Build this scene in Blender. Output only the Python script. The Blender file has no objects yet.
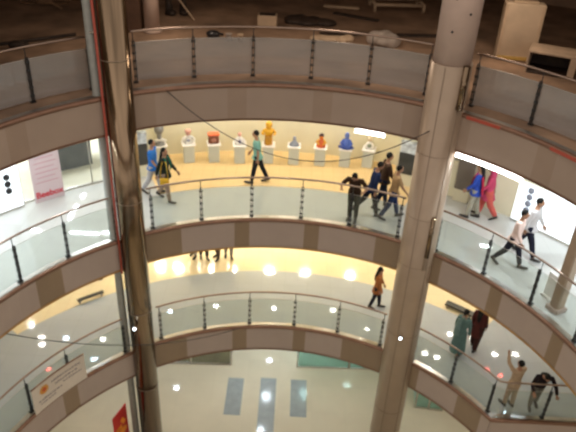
import bpy, math, random
from mathutils import Vector, Matrix
random.seed(7)
S = bpy.context.scene
COL = S.collection
PI = math.pi
CX, CY = -0.12, 8.46            # axis of the round atrium
RE = 6.98                       # radius of the opening
LV = {0: 0.0, 1: 4.0, 2: 8.0, 3: 12.0, 4: 16.0}
TH = 0.97                       # depth of a gallery edge

def P(t, r, z=0.0):             # polar about the atrium axis, t degrees, 0 = far side
    a = math.radians(t)
    return Vector((CX + r*math.sin(a), CY + r*math.cos(a), z))

# ------------------------------------------------------------------ materials
def mat(name, col, rough=0.5, metal=0.0, vary=0.08, scale=6.0, spec=0.5, emit=None, strength=0.0, bump=0.0):
    m = bpy.data.materials.new(name); m.use_nodes = True
    nt = m.node_tree; b = nt.nodes['Principled BSDF']
    b.inputs['Roughness'].default_value = rough
    b.inputs['Metallic'].default_value = metal
    b.inputs['Specular IOR Level'].default_value = spec
    tc = nt.nodes.new('ShaderNodeTexCoord'); nz = nt.nodes.new('ShaderNodeTexNoise')
    nz.inputs['Scale'].default_value = scale; nz.inputs['Detail'].default_value = 3
    nt.links.new(tc.outputs['Object'], nz.inputs['Vector'])
    r = nt.nodes.new('ShaderNodeValToRGB')
    r.color_ramp.elements[0].position = 0.3; r.color_ramp.elements[1].position = 0.7
    r.color_ramp.elements[0].color = tuple(c*(1-vary) for c in col)+(1,)
    r.color_ramp.elements[1].color = tuple(min(1, c*(1+vary)) for c in col)+(1,)
    nt.links.new(nz.outputs['Fac'], r.inputs['Fac'])
    nt.links.new(r.outputs['Color'], b.inputs['Base Color'])
    if bump:
        bp = nt.nodes.new('ShaderNodeBump'); bp.inputs['Strength'].default_value = bump
        nt.links.new(nz.outputs['Fac'], bp.inputs['Height']); nt.links.new(bp.outputs['Normal'], b.inputs['Normal'])
    if emit:
        b.inputs['Emission Color'].default_value = tuple(emit)+(1,)
        b.inputs['Emission Strength'].default_value = strength
    return m

def tile_mat(name, col, joint, size, rough, vary=0.03, coat=0.0, spec=0.5):
    m = mat(name, col, rough, 0, vary, 1.3, spec); nt = m.node_tree; b = nt.nodes['Principled BSDF']
    src = b.inputs['Base Color'].links[0].from_socket
    tc = nt.nodes.new('ShaderNodeTexCoord'); br = nt.nodes.new('ShaderNodeTexBrick')
    br.offset = 0.0; br.inputs['Scale'].default_value = 1.0
    br.inputs['Mortar Size'].default_value = 0.006
    br.inputs['Brick Width'].default_value = size; br.inputs['Row Height'].default_value = size
    br.inputs['Color1'].default_value = (1, 1, 1, 1); br.inputs['Color2'].default_value = (.96, .96, .96, 1)
    br.inputs['Mortar'].default_value = tuple(joint)+(1,)
    nt.links.new(tc.outputs['Object'], br.inputs['Vector'])
    mx = nt.nodes.new('ShaderNodeMix'); mx.data_type = 'RGBA'; mx.blend_type = 'MULTIPLY'; mx.inputs[0].default_value = 1
    nt.links.new(src, mx.inputs[6]); nt.links.new(br.outputs['Color'], mx.inputs[7])
    nt.links.new(mx.outputs[2], b.inputs['Base Color'])
    return m

def glass_mat(name, tint, haze, hazecol, gloss=0.06):
    m = bpy.data.materials.new(name); m.use_nodes = True; nt = m.node_tree
    for n in list(nt.nodes): nt.nodes.remove(n)
    out = nt.nodes.new('ShaderNodeOutputMaterial')
    tr = nt.nodes.new('ShaderNodeBsdfTransparent'); tr.inputs[0].default_value = tuple(tint)+(1,)
    df = nt.nodes.new('ShaderNodeBsdfDiffuse'); df.inputs[0].default_value = tuple(hazecol)+(1,)
    gl = nt.nodes.new('ShaderNodeBsdfGlossy'); gl.inputs['Roughness'].default_value = 0.03
    nz = nt.nodes.new('ShaderNodeTexNoise'); nz.inputs['Scale'].default_value = 1.5
    mr = nt.nodes.new('ShaderNodeMapRange'); mr.inputs[3].default_value = haze*0.85; mr.inputs[4].default_value = haze*1.15
    nt.links.new(nz.outputs['Fac'], mr.inputs[0])
    m1 = nt.nodes.new('ShaderNodeMixShader'); nt.links.new(mr.outputs[0], m1.inputs[0])
    nt.links.new(tr.outputs[0], m1.inputs[1]); nt.links.new(df.outputs[0], m1.inputs[2])
    m2 = nt.nodes.new('ShaderNodeMixShader'); m2.inputs[0].default_value = gloss
    nt.links.new(m1.outputs[0], m2.inputs[1]); nt.links.new(gl.outputs[0], m2.inputs[2])
    nt.links.new(m2.outputs[0], out.inputs[0])
    return m

M = {}
M['tile'] = tile_mat('polished_white_tile', (.56, .56, .53), (.86, .86, .86), .8, .045)
M['tile_low'] = tile_mat('polished_pale_tile', (.475, .515, .53), (.86, .86, .86), .8, .05)
M['cream_tile'] = tile_mat('cream_tile', (.68, .64, .50), (.92, .92, .9), .6, .3)
M['orange'] = tile_mat('golden_wood_floor', (.80, .58, .28), (.85, .8, .7), .35, .28)
M['orange_low'] = tile_mat('golden_floor', (.84, .72, .46), (.9, .85, .75), .5, .12)
M['ground'] = tile_mat('cream_marble', (.68, .61, .46), (.93, .93, .92), 1.2, .06)
M['inlay'] = mat('grey_blue_inlay_stone', (.33, .36, .36), .15, 0, .08, 4)
M['screed'] = mat('raw_brown_screed', (.29, .19, .125), .9, 0, .45, .9, bump=.3)
M['plaster'] = mat('white_plaster', (.75, .73, .68), .8, 0, .03, 3)
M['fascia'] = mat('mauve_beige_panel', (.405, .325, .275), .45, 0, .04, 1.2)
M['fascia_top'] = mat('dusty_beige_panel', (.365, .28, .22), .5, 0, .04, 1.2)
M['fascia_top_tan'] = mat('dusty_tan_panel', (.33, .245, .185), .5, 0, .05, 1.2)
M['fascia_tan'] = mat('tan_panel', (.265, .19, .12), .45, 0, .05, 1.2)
M['bronze'] = mat('brown_bronze_trim', (.24, .135, .09), .28, .6, .1, 4)
M['gold'] = mat('brass_edge', (.50, .30, .12), .3, .7, .1, 4)
M['steel'] = mat('brushed_steel', (.55, .52, .48), .3, 1, .08, 6)
M['rail'] = mat('rose_steel_tube', (.36, .27, .22), .32, 1, .06, 6)
M['chrome'] = mat('polished_column_steel', (.24, .175, .115), .14, 1, .4, 1.6, bump=.25)
_m = M['chrome'].node_tree                      # ripples run along the height; their tone paints in vertical reflection streaks
_mp = _m.nodes.new('ShaderNodeMapping'); _mp.inputs['Scale'].default_value = (5, 5, .22)
_tc = [n for n in _m.nodes if n.type == 'TEX_COORD'][0]; _nz = [n for n in _m.nodes if n.type == 'TEX_NOISE'][0]
_m.links.new(_tc.outputs['Object'], _mp.inputs['Vector']); _m.links.new(_mp.outputs['Vector'], _nz.inputs['Vector'])
M['clad'] = mat('beige_column_cladding', (.40, .305, .22), .32, .2, .05, 2)
M['raw_col'] = mat('beige_column_board', (.50, .38, .315), .8, 0, .06, 3)
M['seam'] = mat('dark_seam', (.24, .18, .125), .5)
M['post'] = mat('dark_post_metal', (.035, .038, .04), .4, .3)
M['greypipe'] = mat('grey_green_pipe', (.33, .34, .31), .45)  # pale tone of the lit cladding side, put into the colour
M['redpipe'] = mat('red_pipe_paint', (.42, .075, .045), .4)
M['glass'] = glass_mat('rail_glass', (.91, .94, .925), .03, (.46, .54, .50), .045)
M['glass_dusty'] = glass_mat('dusty_rail_glass', (.85, .87, .88), .36, (.50, .46, .43), .05)  # greyer than the lower rails through a larger diffuse share
M['shopglass'] = glass_mat('shop_glass', (.97, .98, .98), .02, (.8, .85, .85), .03)
M['teal_glass'] = glass_mat('teal_shop_glass', (.72, .86, .80), .22, (.42, .56, .48), .05)
M['cream_wall'] = mat('cream_wall', (.76, .71, .52), .7, 0, .03, 2)
M['white_wall'] = mat('white_wall', (.78, .78, .74), .7, 0, .03, 2)
M['olive_wall'] = mat('olive_wall', (.13, .11, .045), .7, 0, .25, 1.5)
M['teal_wall'] = mat('teal_wall', (.46, .58, .50), .6, 0, .1, 1.5)
M['black'] = mat('black_plastic', (.015, .015, .017), .35)
M['charcoal'] = mat('charcoal_panel', (.055, .055, .05), .4, 0, .3, 3)
M['lightbox'] = mat('backlit_white_panel', (.85, .9, .95), .4, emit=(.86, .95, 1), strength=1.0)
M['tube'] = mat('lit_tube', (.9, .9, .9), .4, emit=(1, .97, .93), strength=6)
M['led'] = mat('lit_led', (.9, .9, .9), .4, emit=(.75, .88, 1), strength=6)
M['plinth'] = mat('pale_grey_plinth', (.60, .63, .57), .6, 0, .03, 3)
M['white'] = mat('white_paint', (.82, .80, .76), .5)

# ------------------------------------------------------------------ mesh helper
class MB:
    def __init__(s): s.v = []; s.f = []; s.m = []; s.sm = []
    def add(s, vs, fs, mi=0, smooth=False):
        o = len(s.v); s.v += [Vector(v) for v in vs]
        for f in fs: s.f.append(tuple(i+o for i in f)); s.m.append(mi); s.sm.append(smooth)
        return s
    def box(s, c, d, mi=0, rot=None):
        x, y, z = d[0]/2, d[1]/2, d[2]/2; c = Vector(c)
        vs = [Vector((sx*x, sy*y, sz*z)) for sz in (-1, 1) for sy in (-1, 1) for sx in (-1, 1)]
        if rot is not None:
            R = rot if isinstance(rot, Matrix) else Matrix.Rotation(rot, 3, 'Z')
            vs = [R @ v for v in vs]
        return s.add([v+c for v in vs], [(0, 2, 3, 1), (4, 5, 7, 6), (0, 1, 5, 4), (2, 6, 7, 3), (0, 4, 6, 2), (1, 3, 7, 5)], mi)
    def bbox(s, c, d, bv=.01, mi=0, rot=0.0):       # box with chamfered edges
        x, y, z = d[0]/2, d[1]/2, d[2]/2; b = min(bv, x*.9, y*.9, z*.9); c = Vector(c)
        R = rot if isinstance(rot, Matrix) else Matrix.Rotation(rot, 3, 'Z')
        def ring(w, h, zz, k): return [Vector((w-k, -h, zz)), Vector((w, -h+k, zz)), Vector((w, h-k, zz)), Vector((w-k, h, zz)), Vector((-w+k, h, zz)), Vector((-w, h-k, zz)), Vector((-w, -h+k, zz)), Vector((-w+k, -h, zz))]
        rs = ring(x-b, y-b, -z, b*.5)+ring(x, y, -z+b, b)+ring(x, y, z-b, b)+ring(x-b, y-b, z, b*.5)
        fs = [tuple(range(7, -1, -1)), tuple(range(24, 32))]
        for k in range(3):
            for i in range(8): j = (i+1) % 8; fs.append((k*8+i, k*8+j, k*8+8+j, k*8+8+i))
        return s.add([R @ v + c for v in rs], fs, mi)
    def sector(s, r0, r1, z0, z1, t0, t1, n=None, mi=0, mtop=None, mbot=None, min_=None):
        n = n or max(1, int(abs(t1-t0)/2)); full = abs(t1-t0) >= 359.9
        vs = []
        for i in range(n+1):
            t = t0+(t1-t0)*i/n
            vs += [P(t, r0, z0), P(t, r1, z0), P(t, r1, z1), P(t, r0, z1)]
        mtop = mi if mtop is None else mtop; mbot = mi if mbot is None else mbot; min_ = mi if min_ is None else min_
        o = len(s.v); s.v += vs
        for i in range(n):
            a, b = o+4*i, o+4*i+4
            for q, k in (((a, b, b+1, a+1), mbot), ((a+1, b+1, b+2, a+2), mi), ((a+2, b+2, b+3, a+3), mtop), ((a+3, b+3, b, a), min_)):
                s.f.append(q); s.m.append(k); s.sm.append(False)
        if not full:
            for q in ((o, o+1, o+2, o+3), (o+4*n+3, o+4*n+2, o+4*n+1, o+4*n)): s.f.append(q); s.m.append(mi); s.sm.append(False)
        return s
    def tube(s, pts, rad, n=8, mi=0, side=None, smooth=True, cap=True):
        # rad: float, list of floats, or list of (a, b): a along `side`, b across it
        pts = [Vector(p) for p in pts]; k = len(pts)
        if not isinstance(rad, (list, tuple)): rad = [rad]*k
        o = len(s.v); u = None
        for i, p in enumerate(pts):
            d = (pts[min(i+1, k-1)]-pts[max(i-1, 0)])
            d = d.normalized() if d.length > 1e-9 else Vector((0, 0, 1))
            if side is not None: u = Vector(side)
            elif u is None: u = Vector((0, 0, 1)) if abs(d.z) < .9 else Vector((1, 0, 0))
            u = u-d*u.dot(d); u.normalize(); w = d.cross(u)
            a, b = rad[i] if isinstance(rad[i], (list, tuple)) else (rad[i], rad[i])
            for j in range(n):
                q = 2*PI*j/n; s.v.append(p+u*(a*math.cos(q))+w*(b*math.sin(q)))
        for i in range(k-1):
            for j in range(n):
                jj = (j+1) % n; s.f.append((o+i*n+j, o+i*n+jj, o+i*n+n+jj, o+i*n+n+j)); s.m.append(mi); s.sm.append(smooth)
        if cap:
            s.f.append(tuple(o+j for j in range(n-1, -1, -1))); s.f.append(tuple(o+(k-1)*n+j for j in range(n)))
            s.m += [mi, mi]; s.sm += [False, False]
        return s
    def ball(s, c, r, n=12, mi=0, rot=None):
        r = (r, r, r) if not isinstance(r, (list, tuple)) else r; c = Vector(c); m = n//2
        vs = [Vector((0, 0, -r[2]))]
        for i in range(1, m):
            a = -PI/2+PI*i/m
            for j in range(n):
                q = 2*PI*j/n; vs.append(Vector((r[0]*math.cos(a)*math.cos(q), r[1]*math.cos(a)*math.sin(q), r[2]*math.sin(a))))
        vs.append(Vector((0, 0, r[2])))
        fs = [(0, 1+(j+1) % n, 1+j) for j in range(n)]
        for i in range(m-2):
            for j in range(n):
                jj = (j+1) % n; a = 1+i*n; fs.append((a+j, a+jj, a+n+jj, a+n+j))
        L = len(vs)-1; a = 1+(m-2)*n
        fs += [(a+j, a+(j+1) % n, L) for j in range(n)]
        if rot is not None: vs = [rot @ v for v in vs]
        return s.add([v+c for v in vs], fs, mi, True)
    def lathe(s, prof, c=(0, 0, 0), n=20, mi=0, sx=1, sy=1):
        c = Vector(c); o = len(s.v); k = len(prof)
        for r, z in prof:
            for j in range(n):
                q = 2*PI*j/n; s.v.append(c+Vector((r*sx*math.cos(q), r*sy*math.sin(q), z)))
        for i in range(k-1):
            for j in range(n):
                jj = (j+1) % n; s.f.append((o+i*n+j, o+i*n+jj, o+i*n+n+jj, o+i*n+n+j)); s.m.append(mi); s.sm.append(True)
        s.f.append(tuple(o+j for j in range(n-1, -1, -1))); s.f.append(tuple(o+(k-1)*n+j for j in range(n))); s.m += [mi, mi]; s.sm += [False, False]
        return s
    def mesh(s, name, mats, off=(0, 0, 0)):
        off = Vector(off); me = bpy.data.meshes.new(name)
        me.from_pydata([tuple(v-off) for v in s.v], [], s.f)
        for m in (mats if isinstance(mats, (list, tuple)) else [mats]): me.materials.append(m)
        for p, mi, sm in zip(me.polygons, s.m, s.sm): p.material_index = mi; p.use_smooth = sm
        me.update(); return me

def link(name, me, parent=None, loc=(0, 0, 0), rz=0.0):
    o = bpy.data.objects.new(name, me); COL.objects.link(o)
    o.location = loc; o.rotation_euler = (0, 0, rz)
    if parent: o.parent = parent
    return o
def obj(name, mb, mats, parent=None, loc=(0, 0, 0), rz=0.0):        # mesh already in local coordinates
    return link(name, mb.mesh(name, mats), parent, loc, rz)
def objw(name, mb, mats, root):                                     # mesh in world coordinates under an unrotated root
    return link(name, mb.mesh(name, mats, root.location), root)
def tag(o, label, cat, group=None, kind=None):
    o['label'] = label; o['category'] = cat
    if group: o['group'] = group
    if kind: o['kind'] = kind
    return o
def thing(name, label, cat, loc=(0, 0, 0), rz=0.0, group=None):
    o = bpy.data.objects.new(name, None); COL.objects.link(o); o.empty_display_size = .2
    o.location = loc; o.rotation_euler = (0, 0, rz)
    return tag(o, label, cat, group, 'thing')
def struct(name, mb, mats, label=None):
    o = obj(name, mb, mats); o['kind'] = 'structure'
    if label: o['label'] = label; o['category'] = 'structure'
    return o
def baked(name, mb, mats, voxel, smooth=4):
    """one continuous smooth surface grown over the overlapping tubes of mb"""
    me = mb.mesh(name, mats); o = bpy.data.objects.new(name+'_grown', me); COL.objects.link(o)
    r = o.modifiers.new('r', 'REMESH'); r.mode = 'VOXEL'; r.voxel_size = voxel; r.use_smooth_shade = True
    if smooth:
        k = o.modifiers.new('s', 'SMOOTH'); k.iterations = smooth; k.factor = .5
    dg = bpy.context.evaluated_depsgraph_get()
    out = bpy.data.meshes.new_from_object(o.evaluated_get(dg)); out.name = name
    bpy.data.objects.remove(o)
    if not out.materials: out.materials.append(mats if not isinstance(mats, list) else mats[0])
    for p in out.polygons: p.use_smooth = True
    return out

# ------------------------------------------------------------------ the building
mb = MB(); mb.box((0, 12, -.15), (60, 50, .3)); struct('floor', mb, M['ground'])
mb = MB()
for x, y0, y1 in ((-1.60, 15.26, 17.0), (-.40, 13.2, 17.08), (.72, 15.32, 17.07)):
    mb.box((x, (y0+y1)/2, .004), (.58, y1-y0, .008))
struct('trim_1', mb, M['inlay'])

def gallery(z, zones, ts):
    m = MB()
    for t0, t1 in ts: m.sector(RE+.03, 21, z-TH+.02, z-.06, t0, t1, mi=1)
    for r0, r1, t0, t1, mi in zones: m.sector(r0, r1, z-.06, z, t0, t1, mi=mi)
    return m
slots = [M['tile'], M['plaster'], M['orange'], M['cream_tile'], M['screed'], M['tile_low'], M['orange_low']]
z = LV[1]
g = gallery(z, [(RE+.03, 9.92, -240, 58.5, 5), (9.92, 21, -240, -53, 5), (9.92, 21, -53, 42, 6), (9.92, 21, 42, 58.5, 5)], [(-240, 58.5)])
poly = [(5.85, 12.13), (18.5, 12.13), (18.5, 19.43), (17.79, 19.43)]
for za, zb, mi in ((z-TH+.02, z-.06, 1), (z-.06, z, 5)):
    g.add([(x, y, za) for x, y in poly]+[(x, y, zb) for x, y in poly], [(3, 2, 1, 0), (4, 5, 6, 7), (0, 1, 5, 4), (1, 2, 6, 5), (2, 3, 7, 6), (3, 0, 4, 7)], mi)
struct('floor', g, slots)
z = LV[2]
struct('floor', gallery(z, [(RE+.03, 8.87, -180, 180, 0), (8.87, 10.25, -25, 24, 2), (8.87, 10.25, -180, -25, 0), (8.87, 10.25, 24, 180, 0),
                            (10.25, 21, -25, 24, 2), (10.25, 21, -180, -25, 3), (10.25, 21, 24, 180, 3)], [(-180, 180)]), slots)
z = LV[3]
struct('floor', gallery(z, [(RE+.03, 21, -180, 180, 4)], [(-180, 180)]), slots)
m = MB(); m.sector(RE, 21, LV[4]-TH, LV[4], -110, 110, mi=0); struct('ceiling', m, M['plaster'])

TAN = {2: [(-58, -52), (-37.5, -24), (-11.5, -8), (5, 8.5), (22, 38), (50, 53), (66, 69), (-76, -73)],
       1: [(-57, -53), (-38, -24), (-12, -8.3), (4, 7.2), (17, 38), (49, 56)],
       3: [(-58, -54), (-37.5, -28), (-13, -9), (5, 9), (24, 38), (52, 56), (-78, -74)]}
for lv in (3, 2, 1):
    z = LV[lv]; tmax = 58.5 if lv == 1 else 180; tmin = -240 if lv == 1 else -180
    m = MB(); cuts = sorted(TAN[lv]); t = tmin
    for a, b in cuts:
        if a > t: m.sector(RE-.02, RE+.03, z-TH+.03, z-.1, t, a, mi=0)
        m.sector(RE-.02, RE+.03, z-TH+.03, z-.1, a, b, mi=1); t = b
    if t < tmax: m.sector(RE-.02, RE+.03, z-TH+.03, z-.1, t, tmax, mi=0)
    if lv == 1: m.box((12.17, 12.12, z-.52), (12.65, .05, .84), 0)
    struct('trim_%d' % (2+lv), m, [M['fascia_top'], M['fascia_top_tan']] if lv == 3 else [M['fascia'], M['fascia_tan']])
    n = 150; m = MB()
    ts = [tmin+(tmax-tmin)*i/n for i in range(n+1)]
    path = [P(t, RE, z-.045) for t in ts]
    if lv == 1: path += [Vector((7, 12.11, z-.045)), Vector((18.4, 12.11, z-.045))]
    m.tube(path, .062, 8, 0)
    m.sector(RE+.02, RE+.16, z, z+.018, tmin, tmax, mi=2)
    if lv == 1: m.box((12.2, 12.22, z+.009), (12.5, .14, .018), 2)
    m.sector(RE-.035, RE+.05, z-TH-.015, z-TH+.035, tmin, tmax, mi=1)
    if lv == 1: m.box((12.17, 12.13, z-TH+.01), (12.6, .09, .05), 1)
    struct('trim_%d' % (5+lv), m, [M['bronze'], M['gold'] if lv == 2 else M['bronze'], M['steel']])

# walls -------------------------------------------------------------
z2, z1 = LV[2], LV[1]; HH = 3.03
m = MB(); m.sector(11.45, 11.6, z2, z2+HH, -25, 20, mi=0)
for t in (-25, 20): m.sector(10.3, 11.5, z2, z2+HH, t-.35, t+.35, n=1)
m.sector(10.25, 10.4, z2, z2+HH, -29, -24.65, mi=0); m.sector(10.25, 10.4, z2, z2+HH, 19.65, 28.5, mi=0)
m.sector(10.25, 10.4, z2, z2+1.2, 28.5, 40.8, mi=0)  # kept low so shop lamp reflections pass over it
struct('wall_exhibition', m, M['cream_wall'])
m = MB(); m.sector(17.5, 17.7, z2, z2+HH, -62, -24, mi=0); m.sector(17.5, 17.7, z2, z2+HH, 24, 66, mi=0); struct('wall_shop_back', m, M['cream_wall'])
m = MB(); m.sector(18.2, 18.4, z1, z1+HH, -70, 70, mi=0); struct('wall_lower_gallery', m, M['cream_wall'])
m = MB(); m.sector(20.5, 20.7, LV[3], LV[3]+HH, -80, 80, mi=0); struct('wall_unfinished_floor', m, M['screed'])

def shop_window(name, t0, t1, r, z, n):
    m = MB(); zt = z2+HH; m.sector(r-.006, r+.006, z+.05, zt-.04, t0, t1, mi=0)
    for i in range(n+1):
        t = t0+(t1-t0)*i/n; m.tube([P(t, r, z), P(t, r, zt)], .022, 6, 1)
    m.sector(r-.03, r+.03, z, z+.05, t0, t1, mi=1); m.sector(r-.03, r+.03, zt-.04, zt, t0, t1, mi=1)
    return struct(name, m, [M['shopglass'], M['steel']])
shop_window('window_1', -46.5, -29, 10.3, z2, 3)
shop_window('window_5', 28.6, 40.7, 10.33, z2+1.2, 2)  # glass added over the low wall so lamp reflections pass through

# ground floor shop fronts
def shopfront(name, a, b, glass, wall, zt=3.0, depth=2.5):
    a = Vector(a+(0,)); b = Vector(b+(0,)); d = (b-a); L = d.length; an = math.atan2(d.y, d.x); c = (a+b)/2
    n = Vector((-d.y, d.x, 0)).normalized()
    m = MB(); m.box(c+Vector((0, 0, zt/2+.02)), (L, .02, zt-.04), 0, an)
    m.box(c+Vector((0, 0, .03)), (L, .06, .06), 1, an); m.box(c+Vector((0, 0, zt-.03)), (L, .06, .06), 1, an)
    for q in (a, b, c): m.box(q+Vector((0, 0, zt/2)), (.06, .06, zt), 1, an)
    struct(name, m, [glass, M['steel']])
    m = MB(); m.box(c+n*depth+Vector((0, 0, zt/2)), (L+.6, .12, zt), 0, an)
    m.box(c+n*depth/2+Vector((0, 0, .01)), (L, depth-.2, .02), 0, an)
    struct('wall_'+name, m, wall)
shopfront('window_2', (-4.9, 17.56), (-1.87, 17.66), M['shopglass'], M['olive_wall'])
shopfront('window_3', (.65, 17.74), (4.6, 17.86), M['teal_glass'], M['teal_wall'])
shopfront('window_4', (4.9, 16.04), (5.85, 15.95), M['teal_glass'], M['teal_wall'], depth=1.2)

# ------------------------------------------------------------------ columns
lc = thing('column', 'polished steel column with a red pipe and a grey pipe along its side', 'column', (-4.10, 14.05, 0))
m = MB(); m.lathe([(.335, 0), (.335, 16)], (-4.10, 14.05, 0), 48); objw('cladding', m, M['chrome'], lc)
for zz in (2.6, 5.6, 9.2, 12.9, 15.2):
    m = MB(); m.lathe([(.342, zz), (.342, zz+.02)], (-4.10, 14.05, 0), 48); objw('seam_band', m, M['seam'], lc)
m = MB(); m.tube([(-4.60, 14.02, 0), (-4.60, 14.02, 16)], .105, 20); tag_o = objw('riser_pipe', m, M['greypipe'], lc); tag_o['label'] = 'grey green riser pipe'  # added tube, painted as the lit left side of the cladding
m = MB(); m.tube([(-4.42, 13.82, 7.0), (-4.42, 13.82, 14.3)], .032, 12); objw('fire_pipe', m, M['redpipe'], lc)['label'] = 'thin red pipe'
for zz in (7.4, 9.3, 11.4, 13.5):
    m = MB(); m.box((-4.43, 13.92, zz), (.3, .05, .04)); objw('pipe_bracket', m, M['steel'], lc)

rc = thing('column', 'thick beige clad column, its bare top above the upper rail unclad', 'column', (3.56, 14.35, 0))
m = MB(); m.lathe([(.44, 13.0), (.44, 16)], (3.56, 14.35, 0), 48); objw('bare_shaft', m, M['raw_col'], rc)
m = MB(); m.lathe([(.475, 0), (.475, 13.15)], (3.56, 14.35, 0), 64); objw('cladding', m, M['clad'], rc)
for a in (-118, -62, 10):
    q = math.radians(a); p = Vector((3.56+.478*math.cos(q), 14.35+.478*math.sin(q), 0)); m = MB(); m.tube([p, p+Vector((0, 0, 13.12))], .011, 6); objw('joint_strip', m, M['seam'], rc)
for zz in (2.0, 5.15, 7.6, 9.1, 10.9):
    m = MB(); m.lathe([(.479, zz), (.479, zz+.014)], (3.56, 14.35, 0), 48); objw('joint_ring', m, M['seam'], rc)
for a, zz in ((-120, 14.6), (-75, 14.3), (-118, 13.9), (-70, 14.9)):
    q = math.radians(a); m = MB(); m.ball((3.56+.44*math.cos(q), 14.35+.44*math.sin(q), zz), .03, 8); objw('bolt', m, M['black'], rc)
m = MB(); q = math.radians(-60)
m.tube([(3.56+.5*math.cos(q), 14.35+.5*math.sin(q), 12.15), (3.56+.5*math.cos(q), 14.35+.5*math.sin(q), 13.18)], .085, 14)
objw('steel_sleeve', m, M['chrome'], rc)['label'] = 'polished steel sleeve on the column'
m = MB(); q = math.radians(-72); m.tube([(3.56+.49*math.cos(q), 14.35+.49*math.sin(q), 8.0), (3.56+.49*math.cos(q), 14.35+.49*math.sin(q), 9.25)], .06, 14)
objw('steel_sleeve', m, M['chrome'], rc)['label'] = 'short polished steel sleeve on the column'
m = MB(); m.bbox((3.56+.49*math.cos(q), 14.35+.49*math.sin(q), 7.78), (.1, .08, .4), .01); objw('bracket', m, M['seam'], rc)

bc = thing('column', 'slim beige column behind the glass rail at the right picture edge', 'column', (6.50, 11.98, z2))
m = MB(); m.bbox((6.50, 11.98, z2+HH/2), (.26, .26, HH-.004), .03, rot=.5); objw('shaft', m, M['clad'], bc)
m = MB(); m.bbox((6.50, 11.98, z2+.06), (.36, .36, .12), .02, rot=.5); objw('plinth_base', m, M['fascia'], bc)
hb = MB(); hb.bbox((0, 0, .36), (.30, .05, .70), .012); hb.bbox((0, .02, .03), (.34, .2, .06), .01)
o = obj('notice_stand', hb, M['white'], None, P(58.9, 7.68, z2), -1.1); tag(o, 'small white stand beside the slim beige column', 'stand')

# ------------------------------------------------------------------ railings
CLAMP = MB().tube([(-.045, 0, 0), (.045, 0, 0)], .026, 8).mesh('clamp', M['post'])
def railing(lv, t0, t1, posts, label, glass, extra=None, first_edge=True, last_edge=True):
    z = LV[lv]; R = RE+(.55 if lv == 3 else .11); tm = (t0+t1)/2
    root = thing('glass_railing', label, 'railing', P(tm, R, z+.018), 0)
    ts = [t0+(t1-t0)*i/60 for i in range(61)]
    path = [P(t, R-.01, z+1.27) for t in ts]+([Vector((e[0], e[1], z+1.27)) for e in extra] if extra else [])
    m = MB(); m.tube(path, .028, 8); objw('handrail', m, M['rail'], root)
    path = [P(t, R, z+1.0) for t in ts]+([Vector((e[0], e[1], z+1.0)) for e in extra] if extra else [])
    m = MB(); m.tube(path, .005, 6); objw('glass_cap', m, M['steel'], root)
    pts = [(P(t, R, z), math.radians(-t)) for t in posts]
    if extra:
        for e in extra[1:]: pts.append((Vector((e[0], e[1], z)), 0))
    for p, a in pts:
        m = MB(); R3 = Matrix.Rotation(a, 3, 'Z')
        m.box(p+Vector((0, 0, .03)), (.12, .1, .024), 0, a)
        for dx in (-.022, .022): m.box(p+R3 @ Vector((dx, -.03, .54)), (.016, .05, 1.02), 0, a)
        m.tube([p+Vector((0, 0, 1.0)), p+Vector((0, 0, 1.26))], .011, 6, 0)
        po = objw('post', m, M['post'], root)
        for k in range(5):                              # glass clamps along the post
            link('clamp', CLAMP, po, p+R3 @ Vector((0, -.03, .18+k*.19))-root.location, a)
    ed = ([t0] if first_edge else [])+list(posts)+([t1] if last_edge and not extra else [])
    for a, b in zip(ed[:-1], ed[1:]):
        if b-a < 1.2: continue
        m = MB(); m.sector(R-.006, R+.006, z+.06, z+1.0, a+.25, b-.25, n=6); objw('glass_panel', m, glass, root)
    if extra:
        q = [P(posts[-1], R, 0)]+[Vector((e[0], e[1], 0)) for e in extra]
        for a, b in zip(q[:-1], q[1:]):
            d = b-a; L = d.length
            if L < .3: continue
            m = MB(); m.box((a+b)/2+Vector((0, 0, z+.53)), (L-.08, .012, .94), 0, math.atan2(d.y, d.x)); objw('glass_panel', m, glass, root)
    return root
G3, G2 = M['glass_dusty'], M['glass']
PC = [-30.2, -19, -7.5, 4, 15.3, 26.6]; PL = [-83.5, -72, -60.5, -49.5, -38.6]; PR = [35.6, 47.2, 58.8, 70.2, 81]
railing(3, -95, -38.2, PL, 'dusty glass railing of the dark top gallery, stretch left of the steel column', G3)
railing(3, -31.0, 27.2, PC, 'dusty glass railing of the dark top gallery, long stretch between the two columns', G3)
railing(3, 35.0, 92, PR, 'dusty glass railing of the dark top gallery, stretch right of the beige column', G3)
railing(2, -95, -38.2, PL, 'glass railing in front of the pink poster and white lightbox wall', G2)
railing(2, -31.0, 27.2, PC, 'glass railing in front of the statues and plinths', G2)
railing(2, 35.0, 92, PR, 'glass railing of the middle gallery in front of two men in white shirts', G2)
railing(1, -95, -38.2, [-88, -76, -64.5, -54, -39.5], 'glass railing with a white banner hung over it', G2)
railing(1, -31.0, 27.2, PC, 'glass railing of the lower gallery, long stretch between the two columns', G2)
railing(1, 35.0, 57.6, [35.4, 46, 56.6], 'glass railing of the lower gallery turning a corner beside two leaning people', G2, [(6.08, 12.23), (7.25, 12.23), (8.7, 12.23), (10.2, 12.23)])

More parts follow.
